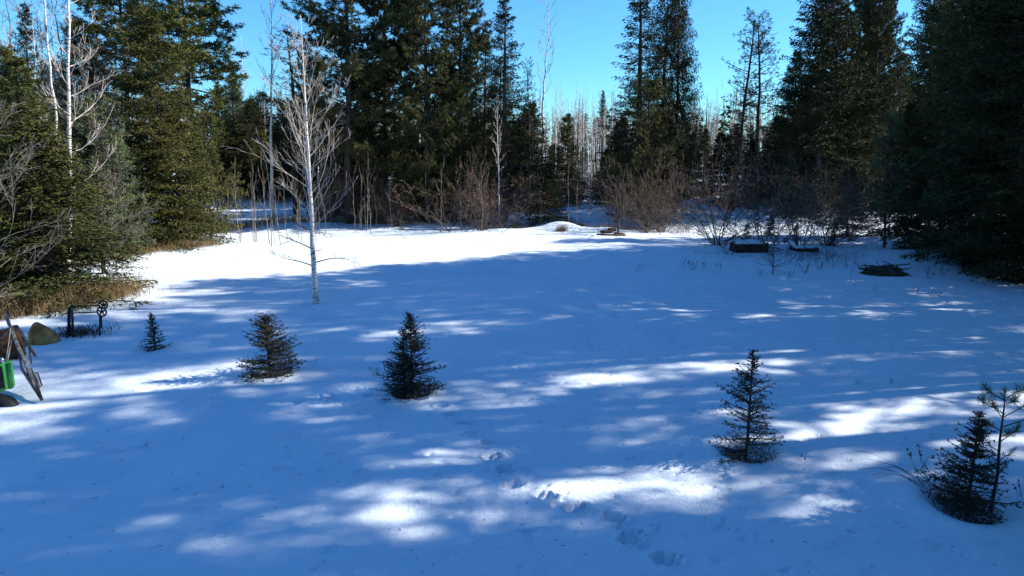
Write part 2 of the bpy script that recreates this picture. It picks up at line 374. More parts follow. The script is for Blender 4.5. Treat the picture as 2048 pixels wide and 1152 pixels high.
def grow(b, rng, c, az, el, L, r, twigs, twr, up, sag=0, depth=2, crook=.11):
    m = 7; d = np.array([cos(az)*cos(el), sin(az)*cos(el), sin(el)]); pts = [np.array(c)]
    for k in range(m-1):
        d = d+rng.normal(size=3)*crook+np.array([0, 0, up-sag*(k/m)]); d /= np.linalg.norm(d); pts.append(pts[-1]+d*L/(m-1))
    pts = np.array(pts); rr = np.maximum(r*np.linspace(1, .2, m), twr*.8)
    b.segs(pts[:-1], pts[1:], rr[:-1], rr[1:], 4)
    for j in range(twigs):
        s = rng.uniform(.15, .98); i_ = min(int(s*(m-1)), m-2); q = pts[i_]+(pts[i_+1]-pts[i_])*(s*(m-1)-i_)
        dl = pts[min(i_+1, m-1)]-pts[i_]; a2 = math.atan2(dl[1], dl[0])+rng.choice([-1, 1])*rng.uniform(.4, .95)
        e2 = math.asin(max(-1, min(1, dl[2]/(np.linalg.norm(dl)+1e-9))))+rng.normal()*.25
        l2 = L*rng.uniform(.25, .5)*(1.15-s*.6)
        if depth > 1: grow(b, rng, q, a2, e2, l2, max(rr[i_]*.5, twr), max(3, twigs-3), twr, up, sag, depth-1, crook)
        else:
            d2 = np.array([cos(a2)*cos(e2), sin(a2)*cos(e2), sin(e2)]); q2 = q+d2*l2*.5; q3 = q2+(d2+rng.normal(size=3)*.2+[0, 0, up])*l2*.5
            b.segs([q, q2], [q2, q3], [twr, twr*.8], [twr*.8, twr*.5], 3)

def shrub_parts(H, Rr, seed, stems=14, r=.016, tw=5, leaf=0, spread=.5, single=False):
    rng = np.random.default_rng(seed); W = MB(); F = MB()
    z0 = -.1
    if single: W.tube([(0, 0, -.1), (.02, 0, .4), (.03, .02, .75)], [.05, .04, .035], 6); z0 = .6
    for s in range(stems):
        az = s*2.4+rng.normal()*.4; el = R_(88-rng.random()**.7*62*spread*1.6); L = H*rng.uniform(.6, 1.05)-z0*.6
        grow(W, rng, (rng.normal()*.07, rng.normal()*.07, z0), az, el, L, r*rng.uniform(.5, .9), tw+2, .0038, .02, 0, 2, .27)
    V = np.vstack(W.v); top = V[V[:, 2] > H*.35]
    if leaf and len(top):
        q = top[rng.integers(0, len(top), leaf)]; F.spikes(q, rng.normal(size=(leaf, 3)), .05, .03, rng)
    return W, F

# ------------------------------------------------------------------ prototypes: (name, wood mesh, crown mesh, height)
PR = {}
def proto(key, name, W, wmat, F, fmat, H, wname='trunk', fname='crown'):
    PR[key] = (name, [(wname, W.mesh(name+'_'+wname, M[wmat]))]+([(fname, F.mesh(name+'_'+fname, M[fmat]))] if F is not None and F.n else []), H)
def sp(key, name, fm, **k):
    W, F = spruce_parts(**k); proto(key, name, W, 'bark', F, fm, k['H'])
sp('spruceA', 'spruce_tree', 'spruce', H=14, Rr=3.0, seed=1, step=.36, nb=6, zlow=.03, lat=.15, sp_l=.12, sp_w=.03)
sp('spruceB', 'spruce_tree', 'olive', H=12, Rr=2.9, seed=2, step=.30, nb=7, zlow=.03, pw=.7, lat=.14, sp_l=.12, sp_w=.03, ragged=.3)
sp('spruceC', 'spruce_tree', 'dark', H=15, Rr=2.3, seed=3, step=.42, nb=5, zlow=.14, lat=.15, sp_l=.12, sp_w=.032, ragged=.35, e_lo=-25, hang=.3, thin=.25)
sp('spruceD', 'spruce_tree', 'dark', H=15, Rr=4.2, seed=4, step=.38, nb=7, zlow=.02, lat=.19, sp_l=.15, sp_w=.04, ragged=.25, pw=.75)
sp('spruceE', 'spruce_tree', 'dark', H=14, Rr=2.2, seed=6, step=.40, nb=6, zlow=.10, pw=.45, lat=.15, sp_l=.13, sp_w=.034, hang=.9, ragged=.35, latl=.3)
sp('fir', 'fir_tree', 'spruce', H=4, Rr=1.35, seed=7, step=.2, nb=7, zlow=.03, lat=.1, sp_l=.08, sp_w=.022)
sp('firdark', 'fir_tree', 'dark', H=5, Rr=1.7, seed=8, step=.22, nb=7, zlow=.02, lat=.11, sp_l=.09, sp_w=.026)
def pn(key, name, fm, **k):
    W, F = pine_parts(**k); proto(key, name, W, 'bark', F, fm, k['H'])
pn('pineA', 'pine_tree', 'pine', H=15, Rr=3.6, seed=11, zlow=.16, nbr=175, sub=12, clump=3, tuft=13, tl=.17, tw=.030, dead=20)
pn('pineB', 'pine_tree', 'olive', H=15, Rr=4.0, seed=12, zlow=.38, nbr=100, sub=11, clump=4, tuft=9, tl=.19, tw=.036, dead=24, asc=10)
pn('pineC', 'pine_tree', 'dark', H=12, Rr=1.9, seed=13, zlow=.42, nbr=62, sub=8, clump=2, tuft=8, tl=.12, tw=.026, dead=16)
pn('pineD', 'pine_tree', 'pine', H=16, Rr=3.1, seed=14, zlow=.10, nbr=220, sub=12, clump=3, tuft=13, tl=.17, tw=.030, dead=6, shape=.35)
pn('pineH', 'pine_tree', 'pine', H=17, Rr=3.2, seed=17, zlow=.55, nbr=90, sub=10, clump=3, tuft=9, tl=.18, tw=.04, dead=10)
pn('pineY', 'pine_tree', 'young', H=6, Rr=1.7, seed=15, zlow=.05, nbr=90, sub=9, clump=3, tuft=10, tl=.12, tw=.022, dead=0, shape=.8, asc=18)
pn('pineO', 'pine_tree', 'olive', H=7, Rr=2.5, seed=16, zlow=.03, nbr=120, sub=9, clump=3, tuft=10, tl=.13, tw=.028, dead=0, shape=.55, asc=22)
def bt(key, name, bm_, tm, **k):
    T, B = bare_tree(**k); W = MB()
    for b in B:
        W.add(np.vstack(b.v), np.vstack(b.f))
    proto(key, name, T, bm_, W, tm, k['H'])
bt('aspenA', 'aspen_tree', 'birch', 'birchtwig', H=14, seed=21, r0=.10, first=.42, nb=24, blen=.17, asc=50, twigs=5, twr=.007, crook=.03)
bt('aspenB', 'aspen_tree', 'birch', 'birchtwig', H=13, seed=22, r0=.085, first=.5, nb=20, blen=.18, asc=40, twigs=5, twr=.007, crook=.05, lean=(.6, .2))
bt('birchL', 'birch_tree', 'birch', 'birchtwig', H=11.5, seed=23, r0=.08, first=.26, nb=26, blen=.22, asc=30, twigs=6, twr=.0048, crook=.018, lean=(0, 0), split=True)
bt('maple', 'bare_tree', 'twig', 'twig', H=9, seed=24, r0=.06, first=.10, nb=40, blen=.42, asc=30, twigs=8, twr=.006, crook=.05, up=.03)
for q, (h, r, s, st, sprd, lf, sg) in enumerate([(3.0, 1, 31, 20, .62, 320, False), (2.5, 1, 32, 14, .75, 220, False), (3.3, 1, 33, 26, .5, 500, False), (2.6, 1, 34, 15, .85, 160, True)]):
    W, F = shrub_parts(h, r, s, st, spread=sprd, leaf=lf, single=sg); proto('shrub%d' % q, 'bare_shrub', W, 'shrub', F, 'leaf', h, 'stem', 'leaf_tuft')
for q in range(3):
    rng = np.random.default_rng(40+q); W = MB(); h = 2.2
    pts = np.column_stack([np.cumsum(rng.normal(size=(7, 2))*.03, 0), np.linspace(-.1, h, 7)]); W.tube(pts, np.linspace(.014, .004, 7), 5)
    for k in range(5+q*2): grow(W, rng, pts[2+k % 5], rng.uniform(0, 6.28), R_(60), rng.uniform(.3, .7), .006, 2, .0035, .1, 0, 1)
    proto('sap%d' % q, 'sapling', W, 'twig', None, None, h, 'stem')
for q in range(3):
    rng = np.random.default_rng(50+q); W = MB(); F = MB(); h = .45
    for k in range(3+q*2): grow(W, rng, (rng.normal()*.03, rng.normal()*.03, -.05), rng.uniform(0, 6.28), R_(75+rng.normal()*10), h*rng.uniform(.6, 1), .005, 2, .0035, .02, .05, 1)
    V = np.vstack(W.v); V = V[V[:, 2] > .2]; F.spikes(V[rng.integers(0, len(V), 26)], rng.normal(size=(26, 3)), .04, .022, rng)
    proto('weed%d' % q, 'dry_weed', W, 'weed', F, 'weed', h, 'stem', 'seed_head')

def plant(key, x, y, H, label, cat, group=None, rz=None, wide=1.0, lean=(0, 0), name=None, dz=0, mats=None):
    nm, parts, H0 = PR[key]; s = H/H0
    r = root(name or nm, (x, y, gz(x, y)-.03+dz), random.uniform(0, 6.28) if rz is None else rz)
    r.scale = (s*wide, s*wide, s); r.rotation_mode = 'ZYX'; r.rotation_euler[0] = lean[0]; r.rotation_euler[1] = lean[1]
    for pn_, me in parts:
        o = link(pn_, me, r)
        if pn_ in ('leaf_tuft', 'seed_head'): o['kind'] = 'stuff'
    return tag(r, label, cat, group)
rs2 = random.Random(3)
def at(key, px, py, Yd, top, label, cat, group=None, H=None, **k):   # stands where pixel column px meets distance Yd; top = image row of its tip
    x, _ = AT(px, py, Yd)
    if H is None: H = AT(px, top, Yd)[1]-gz(x, Yd)
    k.setdefault('lean', (0, -.06*(px-1024)/1024+rs2.normalvariate(0, .012)))
    return plant(key, x, Yd, H, label, cat, group, **k)

# ------------------------------------------------------------------ the trees one can tell apart
T, S = 'tree', 'shrub'
at('spruceA', 60, 500, 20.5, 110, 'broad spruce at the left edge with low boughs over the dry grass', T, wide=1.9, rz=1)
at('fir', 95, 500, 20.2, 250, 'dense green spruce sweeping low over the dry grass behind the black pipe stand', T, wide=1.5, rz=1)
at('firdark', 20, 500, 21.5, 330, 'dark low spruce under the broad left edge spruce', T, wide=1.5, rz=2)
at('pineY', 185, 350, 25, 205, 'soft green young pine behind the white twin birch', T, 'young trees at the left edge of the lawn')
at('spruceB', 15, 350, 27, 90, 'olive spruce behind the broad spruce at the left edge', T, wide=1.1)
at('spruceC', 45, 200, 36, 5, 'thin pointed dark spruce rising against the sky at the far left', T)
at('birchL', 108, 350, 22.5, 0, 'white twin birch rising out of the spruce boughs at the left', T, H=12.5, rz=.2, lean=(0, .13))
at('maple', -60, 400, 17, 0, 'bare grey tree reaching in from the left edge', T, H=6.5, rz=2)
at('maple', 215, 400, 25, 0, 'low bare grey tree arching between birch and large olive spruce', T, H=4.6, rz=4, wide=1.1)
at('spruceB', 305, 400, 32, 15, 'large olive green spruce with branches down to the snow', T, wide=1.28, rz=2.2)
at('fir', 285, 400, 31, 250, 'dense low spruce filling the left foot of the large olive spruce', T, wide=1.15, rz=1)
at('fir', 352, 400, 33, 235, 'dense low spruce filling the right foot of the large olive spruce', T, wide=1.2, rz=3)
at('pineO', 415, 400, 37, 230, 'bushy olive pine right of the large olive spruce', T, wide=.9)
at('pineB', 385, 300, 40, -60, 'wide jack pine with a dark bare trunk above the large spruce', T, rz=.7, wide=1.35)
at('pineB', 245, 200, 44, -120, 'tall jack pine crowding behind the large olive spruce', T, rz=3.7)
at('aspenA', 527, 200, 44, -80, 'white birch trunk standing alone against the sky', T, name='birch_tree')
at('pineC', 585, 300, 47, 60, 'thin ragged pine behind the left side of the lawn birch', T, wide=1.5, rz=2)
at('spruceA', 468, 300, 64, 120, 'dark spruce right of the wide jack pine', T, rz=2)
at('pineA', 690, 300, 43, -190, 'tall pine directly behind the birch on the lawn', T, wide=1.1, rz=.4)
at('pineA', 765, 300, 46, -150, 'tall dense pine right of the birch on the lawn', T, wide=1.0, rz=2.4)
at('pineD', 850, 300, 43, -120, 'dense hanging pine at the centre of the tree line', T, wide=1.0, rz=1.4)
at('pineD', 915, 300, 45, -60, 'dense pine with a rounded olive flank beside the slim spruce', T, wide=.95, rz=4.1)
at('spruceC', 1008, 100, 44, -25, 'slim spruce with a bare lower trunk left of the sky gap', T, wide=1.15, rz=.3)
at('spruceC', 965, 300, 46, 50, 'narrow spruce half hidden behind the slim spruce', T, wide=.9, rz=2.3)
at('pineC', 1062, 200, 46, 120, 'thin ragged conifer leaning at the left of the sky gap', T, wide=.6, rz=2.9)
at('aspenB', 1075, 100, 52, -30, 'thin pale aspen at the left side of the sky gap', T)
at('aspenA', 1000, 300, 41.5, 190, 'small pale aspen in front of the slim spruce', T)
at('firdark', 1097, 400, 41, 325, 'dense dark green fir behind the snow mound', T, wide=1.1)
at('fir', 1135, 300, 52, 228, 'small dark fir standing in the gap before the aspens', T, wide=.75)
at('spruceC', 1207, 250, 85, 180, 'distant pointed spruce at the right of the sky gap', T)
at('firdark', 1215, 300, 60, 300, 'low dark fir at the right side of the gap', T)
at('spruceC', 1288, 100, 45, -50, 'tall ragged spruce right of the sky gap', T, wide=1.45, rz=1.1)
at('spruceE', 1365, 100, 46, -15, 'drooping spruce with hanging boughs beside the ragged spruce', T, wide=.85, rz=2)
at('spruceE', 1330, 100, 49, -60, 'tall spruce between the ragged and the drooping spruce', T, wide=.9, rz=5)
at('pineO', 1300, 300, 42.5, 168, 'bushy olive pine in front of the ragged spruce', T, wide=1.0, rz=2)
at('pineC', 1482, 150, 47.5, 22, 'thin crowned pine with a long bare trunk against the sky', T, wide=1.0, rz=.2, lean=(0, .03))
at('pineC', 1535, 100, 48, 30, 'sparse pine between the thin pine and the great spruce', T, wide=1.0, rz=2.2)
at('spruceD', 1640, 300, 46, -70, 'great dark spruce with wide layered boughs', T, wide=1.05, rz=1)
at('spruceD', 1590, 300, 52, 100, 'dark spruce tucked behind the left side of the great spruce', T, wide=.8, rz=2)
at('pineA', 1765, 200, 47, -30, 'slender pine right of the great spruce', T, wide=.7, rz=4)
at('pineA', 1745, 200, 54, -90, 'second slender pine behind the great spruce', T, wide=.7, rz=1)
at('pineY', 1778, 400, 31.5, 235, 'pale young pine in front of the dark trees', T, wide=.8, rz=0)
at('pineY', 1895, 400, 29, 285, 'young pine under the tall pines at the right', T, wide=.8, rz=2)
at('firdark', 1700, 400, 38, 330, 'dark fir behind the brush pile', T)
for px, Yd, tp, wd, lb in [(1113, 64, 165, .6, 'pale straight aspen just right of the slim spruce in the gap'), (1128, 70, 190, .5, 'thin pale aspen second from the left in the gap'), (1148, 62, 150, .6, 'tall white aspen in the middle of the gap'), (1160, 76, 200, .5, 'short pale aspen at the centre of the gap'),
                    (1176, 60, 170, .6, 'white aspen leaning right in the gap'), (1186, 66, 185, .6, 'pale aspen pair partner at the right of the gap'), (1140, 80, 210, .5, 'faint far aspen between the white ones'), (1196, 72, 205, .5, 'pale aspen beside the distant pointed spruce')]:
    at('aspenA', px, 250, Yd, tp, lb, T, 'white aspens in the gap', wide=wd, rz=px)
# seedlings among the shrubs
for px, py, h, lb in [(1592, 478, .9, 'small fir seedling behind the low planter box'), (1664, 492, .8, 'squat fir seedling right of the low planter box'),
                      (1492, 478, .8, 'fir seedling behind the snow topped box'), (939, 447, .7, 'bright green pine seedling among the middle shrubs'),
                      (803, 462, .9, 'yellow green pine seedling at the far edge of the lawn'), (1540, 470, 1.2, 'young fir between the dark shrubs')]:
    x, y = G(px, py); plant('pineY' if 'pine' in lb else 'fir', x, y, h, lb, T)

# ------------------------------------------------------------------ the wood closing the view
rs = random.Random(9)
HP = [(60, 'the broad left edge spruce'), (108, 'the white twin birch'), (190, 'the soft young pine'), (305, 'the large olive spruce'), (400, 'the wide jack pine'), (527, 'the lone white trunk'), (632, 'the lawn birch'), (700, 'the tall left pine'),
      (765, 'the tall dense pine'), (850, 'the hanging pine'), (915, 'the rounded olive pine'), (1008, 'the slim spruce'), (1097, 'the dark green fir'), (1165, 'the sky gap'), (1220, 'the distant pointed spruce'), (1290, 'the ragged spruce'),
      (1365, 'the drooping spruce'), (1420, 'the narrow sky notch'), (1482, 'the thin crowned pine'), (1560, 'the planter box shrubs'), (1640, 'the great dark spruce'), (1765, 'the slender pine'), (1860, 'the bent topped pine'), (1925, 'the right flank spruce'), (1985, 'the brush pile'), (2045, 'the right edge')]
def near_(label, px, pre=' behind '): return label+pre+min(HP, key=lambda q: abs(q[0]-px))[1]
def fill(keys, n, pxr, Yr, topr, label, group, wide=(.8, 1.2), H=None, cat=T, ref=350):
    for k in range(n):
        px = pxr[0]+(pxr[1]-pxr[0])*(k+rs.random())/n; Yd = rs.uniform(*Yr)
        if 405 < px < 640 and Yd < 64: Yd = rs.uniform(63, 72)
        at(rs.choice(keys), px, ref, Yd, rs.uniform(*topr), near_(label, px), cat, group, H=rs.uniform(*H) if H else None, wide=rs.uniform(*wide), rz=rs.uniform(0, 6.28))
fill(['spruceA', 'spruceC', 'pineD', 'spruceE'], 26, (-300, 1040), (50, 62), (100, 260), 'dark conifer inside the wood', 'conifers inside the wood')
fill(['firdark', 'spruceD', 'spruceA'], 46, (430, 1070), (47, 60), (200, 320), 'low dark understorey conifer', 'low conifers inside the wood')
fill(['firdark', 'spruceD', 'spruceA'], 44, (1225, 2100), (50, 64), (225, 300), 'low dark understorey conifer', 'low conifers at the right')
fill(['spruceD', 'spruceC', 'pineA'], 18, (1600, 2250), (50, 62), (-80, 160), 'tall dark conifer at the back', 'conifers behind the great spruce')
fill(['aspenA', 'aspenB'], 26, (-100, 1010), (48, 75), (20, 190), 'bare pale aspen inside the wood', 'aspens inside the wood')
fill(['spruceA', 'spruceB', 'pineY'], 9, (-120, 260), (26, 34), (180, 330), 'olive thicket conifer', 'conifers behind the twin birch', wide=(1.1, 1.5))
fill(['maple', 'aspenA', 'aspenB'], 12, (-100, 300), (36, 46), (-60, 130), 'grey bare tree rising', 'bare trees at the left')
fill(['maple', 'aspenB'], 14, (-50, 700), (44, 60), (60, 240), 'bare grey tree inside the wood', 'bare trees inside the wood')
fill(['firdark', 'spruceA'], 8, (1060, 1240), (62, 72), (285, 320), 'low dark spruce between the aspens', 'low spruces in the gap')
fill(['aspenA', 'aspenB'], 40, (1070, 1235), (66, 95), (150, 260), 'white stemmed aspen', 'aspens in the gap', wide=(.6, .9))
fill(['aspenA', 'aspenB'], 60, (-500, 2500), (95, 130), (190, 270), 'far pale aspen well', 'far aspens', wide=(.7, 1.2))
fill(['spruceC', 'spruceA'], 50, (-500, 2500), (95, 135), (230, 300), 'small far spruce well', 'far spruces')
for k in range(15):
    px = 395+k*19+rs.uniform(-6, 6)
    at(rs.choice(['firdark', 'spruceA', 'fir']), px, 350, rs.uniform(58.5, 62), rs.uniform(230, 315), near_('low conifer beyond the snowy track', px), T, 'low conifers beyond the snowy track', wide=rs.uniform(1.1, 1.6), rz=k)
# far wood: reads as one grey mass
def far_wood():
    rng = np.random.default_rng(90); W = MB(); F = MB()
    n = 2600; an = rng.uniform(R_(35), R_(145), n); dd_ = rng.uniform(105, 170, n); x = dd_*np.cos(an); y = dd_*np.sin(an); z = ground(x, y); h = rng.uniform(6, 12.5, n)
    W.segs(np.column_stack([x, y, z-.3]), np.column_stack([x+rng.normal(size=n)*.4, y, z+h]), .10, .03, 3)
    k = 14; b = np.repeat(np.column_stack([x, y, z]), k, 0); hh = np.repeat(h, k)*rng.uniform(.25, .98, n*k); b[:, 2] += hh
    d = rng.normal(size=(n*k, 3))*[1, 1, .3]+[0, 0, .9]; d /= np.linalg.norm(d, axis=1, keepdims=True)
    W.segs(b, b+d*rng.uniform(.6, 1.6, (n*k, 1)), .03, .012, 3)
    tag(build('far_wood', W, M['twig']), 'grey mass of bare trees far beyond the lawn', 'wood', kind='stuff')
    n = 420; an = rng.uniform(R_(35), R_(145), n); dd_ = rng.uniform(100, 165, n); x = dd_*np.cos(an); y = dd_*np.sin(an); z = ground(x, y); h = rng.uniform(3, 9.5, n)
    k = 130; t = rng.random((n, k)); a = rng.uniform(0, 6.28, (n, k)); rr = (1-t)*h[:, None]*.2*rng.random((n, k))**.5
    b = np.stack([x[:, None]+rr*np.cos(a), y[:, None]+rr*np.sin(a), z[:, None]+t*h[:, None]], -1); d = np.stack([np.cos(a), np.sin(a), -.2+0*a], -1)
    F.spikes(b.reshape(-1, 3), d.reshape(-1, 3), .8, .35, rng)
    tag(build('far_spruces', F, M['dark']), 'dark spruces mixed into the far grey wood', 'wood', kind='stuff')
far_wood()
def brush_mass():
    rng = np.random.default_rng(91); W = MB(); n = 900
    px = rng.uniform(380, 2050, n); Yd = rng.uniform(50, 88, n)
    px[:300] = rng.uniform(1050, 1260, 300); px[300:600] = rng.uniform(900, 1700, 300); Yd[300:600] = rng.uniform(85, 118, 300)
    Yd = np.where(px < 660, rng.uniform(62, 88, n), Yd)
    x = (px-1024)/FPX*Yd; z = ground(x, Yd)
    for k in range(7):
        d = rng.normal(size=(n, 3))*[.45, .45, .2]+[0, 0, 1.0]; L = rng.uniform(.8, 2.2, (n, 1)); b = np.column_stack([x, Yd, z-.05])+rng.normal(size=(n, 3))*[.4, .4, 0]
        m = b+d*L*.55; e = m+(d+rng.normal(size=(n, 3))*.35)*L*.5; W.segs(b, m, .014, .009, 3); W.segs(m, e, .009, .004, 3)
        W.segs(m, m+(d+rng.normal(size=(n, 3))*.6)*L*.4, .007, .003, 3)
    tag(build('brush', W, M['shrub']), 'low brown brush on the snow between and behind the trees', 'brush', kind='stuff')
brush_mass()
# right flank: dense trees down to the lawn
for px, Yd, h, key, lb in [(2045, 25.5, 15, 'spruceD', 'dark spruce closing the right edge of the picture'), (1985, 28, 17, 'pineD', 'tall pine behind the brush pile at the right edge'),
                           (1925, 31, 14.5, 'spruceA', 'dark spruce left of the right edge pines'), (1885, 36.5, 11.5, 'pineA', 'pine with a bent top above the pale young pine'),
                           (1815, 37, 7, 'firdark', 'low dark fir behind the pale young pine'), (1985, 33, 13, 'pineA', 'pine standing behind the right edge trees'), (2060, 30, 16, 'pineA', 'tall pine cut by the right edge'),
                           (1955, 26.5, 4.5, 'firdark', 'low dark fir at the foot of the right edge trees'), (1860, 30.5, 5, 'firdark', 'low fir right of the pale young pine'), (2030, 24.3, 3.6, 'firdark', 'lowest dark fir touching the lawn at the right edge')]:
    at(key, px, 450, Yd, 0, lb, T, H=h)
# trees beyond the right edge whose shade falls on the lawn
SHADE = [(21.0, 12.6, 22, 'pineB', 4.2), (29.8, 20.6, 22, 'spruceC', 0.0), (24.2, 22.2, 22, 'pineD', 0.0), (21.8, 7.8, 22, 'pineB', 0.0), (18.6, 16.6, 22, 'pineC', 0.0), (29.0, 27.0, 22, 'pineH', 0.0),
         (32.2, 19.8, 22, 'spruceC', 2.1), (25.0, 25.4, 22, 'pineC', 4.2), (26.6, 27.0, 22, 'spruceC', 2.1), (17.8, 14.2, 22, 'pineC', 0.0), (24.2, 7.8, 22, 'pineH', 4.2), (21.8, 19.8, 22, 'pineC', 0.0),
         (37.8, 25.4, 18, 'spruceC', 0.0), (17.0, 11.8, 18, 'pineH', 4.2), (22.6, 17.4, 14, 'pineC', 2.1), (29.0, 11.8, 14, 'pineD', 2.1), (14.6, 9.4, 18, 'pineH', 0.0), (26.6, 18.2, 18, 'pineH', 4.2),
         (21.8, 15.0, 14, 'pineC', 0.0), (33.8, 10.2, 22, 'pineH', 4.2), (27.4, 10.2, 18, 'pineA', 0.0), (19.4, 7.0, 18, 'pineA', 4.2), (29.0, 17.4, 14, 'spruceC', 2.1), (12.2, 5.4, 22, 'spruceA', 4.2),
         (35.4, 32.6, 22, 'pineD', 4.2), (15.4, 13.4, 18, 'pineC', 0.0), (18.6, 9.4, 22, 'pineH', 0.0), (33.8, 31.0, 22, 'pineB', 0.0), (33.0, 35.0, 14, 'pineA', 2.1), (30.6, 25.4, 22, 'spruceC', 0.0),
         (13.8, 7.0, 14, 'pineA', 4.2), (19.4, 19.0, 18, 'pineC', 2.1), (25.0, 19.8, 22, 'spruceC', 4.2), (38.6, 19.8, 14, 'spruceA', 4.2), (24.2, 15.8, 14, 'spruceC', 4.2), (37.8, 32.6, 22, 'pineA', 4.2),
         (31.4, 8.6, 22, 'pineB', 0.0), (33.0, 17.4, 18, 'spruceC', 2.1), (36.2, 19.8, 14, 'spruceA', 4.2), (29.0, 8.6, 22, 'pineH', 4.2), (16.2, 4.6, 22, 'pineA', 4.2)]
for x, y, h, key, rz in SHADE:
    plant(key, x, y, h, 'tall conifer just beyond the right edge shading the lawn', T, 'conifers beyond the right edge', rz=rz)
for k in range(26):  # unseen conifers added behind the camera to block skylight and deepen the snow shade
    a = rs.uniform(R_(165), R_(375)); d_ = rs.uniform(15, 26)
    x, y = d_*cos(a), d_*sin(a)
    plant(['pineA', 'spruceD', 'pineD'][k % 3], x, y, rs.uniform(11, 16), 'unseen conifer added behind the viewpoint to dim the near snow', T, 'unseen conifers added behind the viewpoint', wide=rs.uniform(1, 1.3))
# left beyond frame
for k, (x, y, h) in enumerate([(-26, 24, 11), (-24, 30, 12), (-28, 36, 13), (-23, 19, 9), (-32, 28, 12), (-25, 42, 12)]):
    plant(['spruceA', 'pineD', 'spruceB'][k % 3], x, y, h, 'conifer crowding the left edge of the view', T, 'conifers at the left edge')

# ------------------------------------------------------------------ birch on the lawn, branch by branch
def lawn_birch():
    x, y = bx, by; z = gz(x, y); H = AT(640, 30, y)[1]-z
    r = root('birch_tree', (x, y, z))
    T_, B = bare_tree(H, 61, .084, lean=(.0, 0), first=.27, nb=44, blen=.38, asc=40, twigs=7, twr=.0030, crook=.011, up=.05, br=.15)
    build('trunk', T_, M['birch'], r, True)
    for b in B: build('branch', b, M['birchtwig'], r)
    rng = np.random.default_rng(3)
    for zz, az, L in [(1.35, .1, 1.5), (1.75, 2.9, 1.3), (1.25, 3.3, 1.2), (2.2, .9, .8), (2.3, 3.6, 1.0), (1.6, 5, .8)]:
        b = MB(); grow(b, rng, (0, 0, zz), az, R_(20), L, .02, 5, .005, -.02, .12, 2); build('branch', b, M['bark'], r)
    tag(r, 'slim bare white birch standing alone on the lawn', 'tree')
lawn_birch()

# ------------------------------------------------------------------ small evergreens on the lawn
SL = {'a': 'smallest spruce sapling on the lawn, left of the bushy one', 'b': 'bushy little spruce with a yellowish tip on the lawn', 'c': 'dense little spruce with two leaders in the middle of the lawn',
      'd': 'airy young spruce with a clear pointed leader on the lawn', 'e': 'low broad spruce nearest the camera at the right'}
def seedling(k, b, tp, hw):
    x, y = G(*b); z = gz(x, y); H = AT(tp[0], tp[1], y)[1]-z; Rr = hw/FPX*(y*cos(PITCH)+CAM_H*sin(PITCH))*{'a': 1.2, 'd': 1.45, 'e': 1.15, 'b': 1.32}.get(k, 1.25)
    dens = dict(a=(.085, 5, .075), b=(.085, 7, .09), c=(.088, 7, .09), d=(.12, 5, .08), e=(.095, 7, .075))[k]
    r = root('young_spruce', (x, y, z))
    W, F = spruce_parts(H=H, Rr=Rr, seed=70+ord(k), zlow=.07, step=dens[0], nb=dens[1], pw={'d': 1.05, 'b': .72, 'c': .9}.get(k, 1.0), tipl=.02, latc=.022, full=.13, thin={'a': .1, 'b': .15, 'c': .18, 'd': .3, 'e': .12}[k], e_lo=-4, e_hi=38, sp_l=.028, sp_w=.0085, lat=dens[2], spn=30, hang=-.10, latl=.45, ragged=.35, trunk_r=.018)
    if k == 'c':
        W2, F2 = spruce_parts(H=H*.82, Rr=Rr*.75, seed=99, zlow=.07, step=.095, nb=5, pw=.95, tipl=.02, latc=.022, full=.13, thin=.3, e_lo=-4, e_hi=38, sp_l=.028, sp_w=.0085, lat=.085, spn=28, hang=-.1, latl=.45, ragged=.35, trunk_r=.015)
        for A_, B_ in ((W, W2), (F, F2)):
            A_.add(np.vstack(B_.v)+[-.13, -.05, 0], np.vstack(B_.f))
    build('trunk', W, M['bark'], r); build('crown', F, M['seed'], r)
    tag(r, SL[k], 'tree', 'young evergreens on the lawn')
    # dark litter and dead grass round its foot
    rng = np.random.default_rng(ord(k)); L_ = MB(); n = 500 if k != 'a' else 90
    a = rng.uniform(0, 6.28, n); q = np.sqrt(rng.random(n))*Rr*.62
    P_ = np.column_stack([x+q*np.cos(a), y+q*np.sin(a), ground(x+q*np.cos(a), y+q*np.sin(a))])
    L_.spikes(P_, np.column_stack([rng.normal(size=(n, 2))*.7, np.full(n, .8)]), .10, .008, rng)
    tag(build('dead_grass', L_, M['weed']), 'dead brown grass round the foot of the '+SL[k].split(' on ')[0].split(' nearest')[0].split(',')[0], 'grass', kind='stuff')
for k, b, tp, hw in SEED:
    if k != 'f': seedling(k, b, tp, hw)
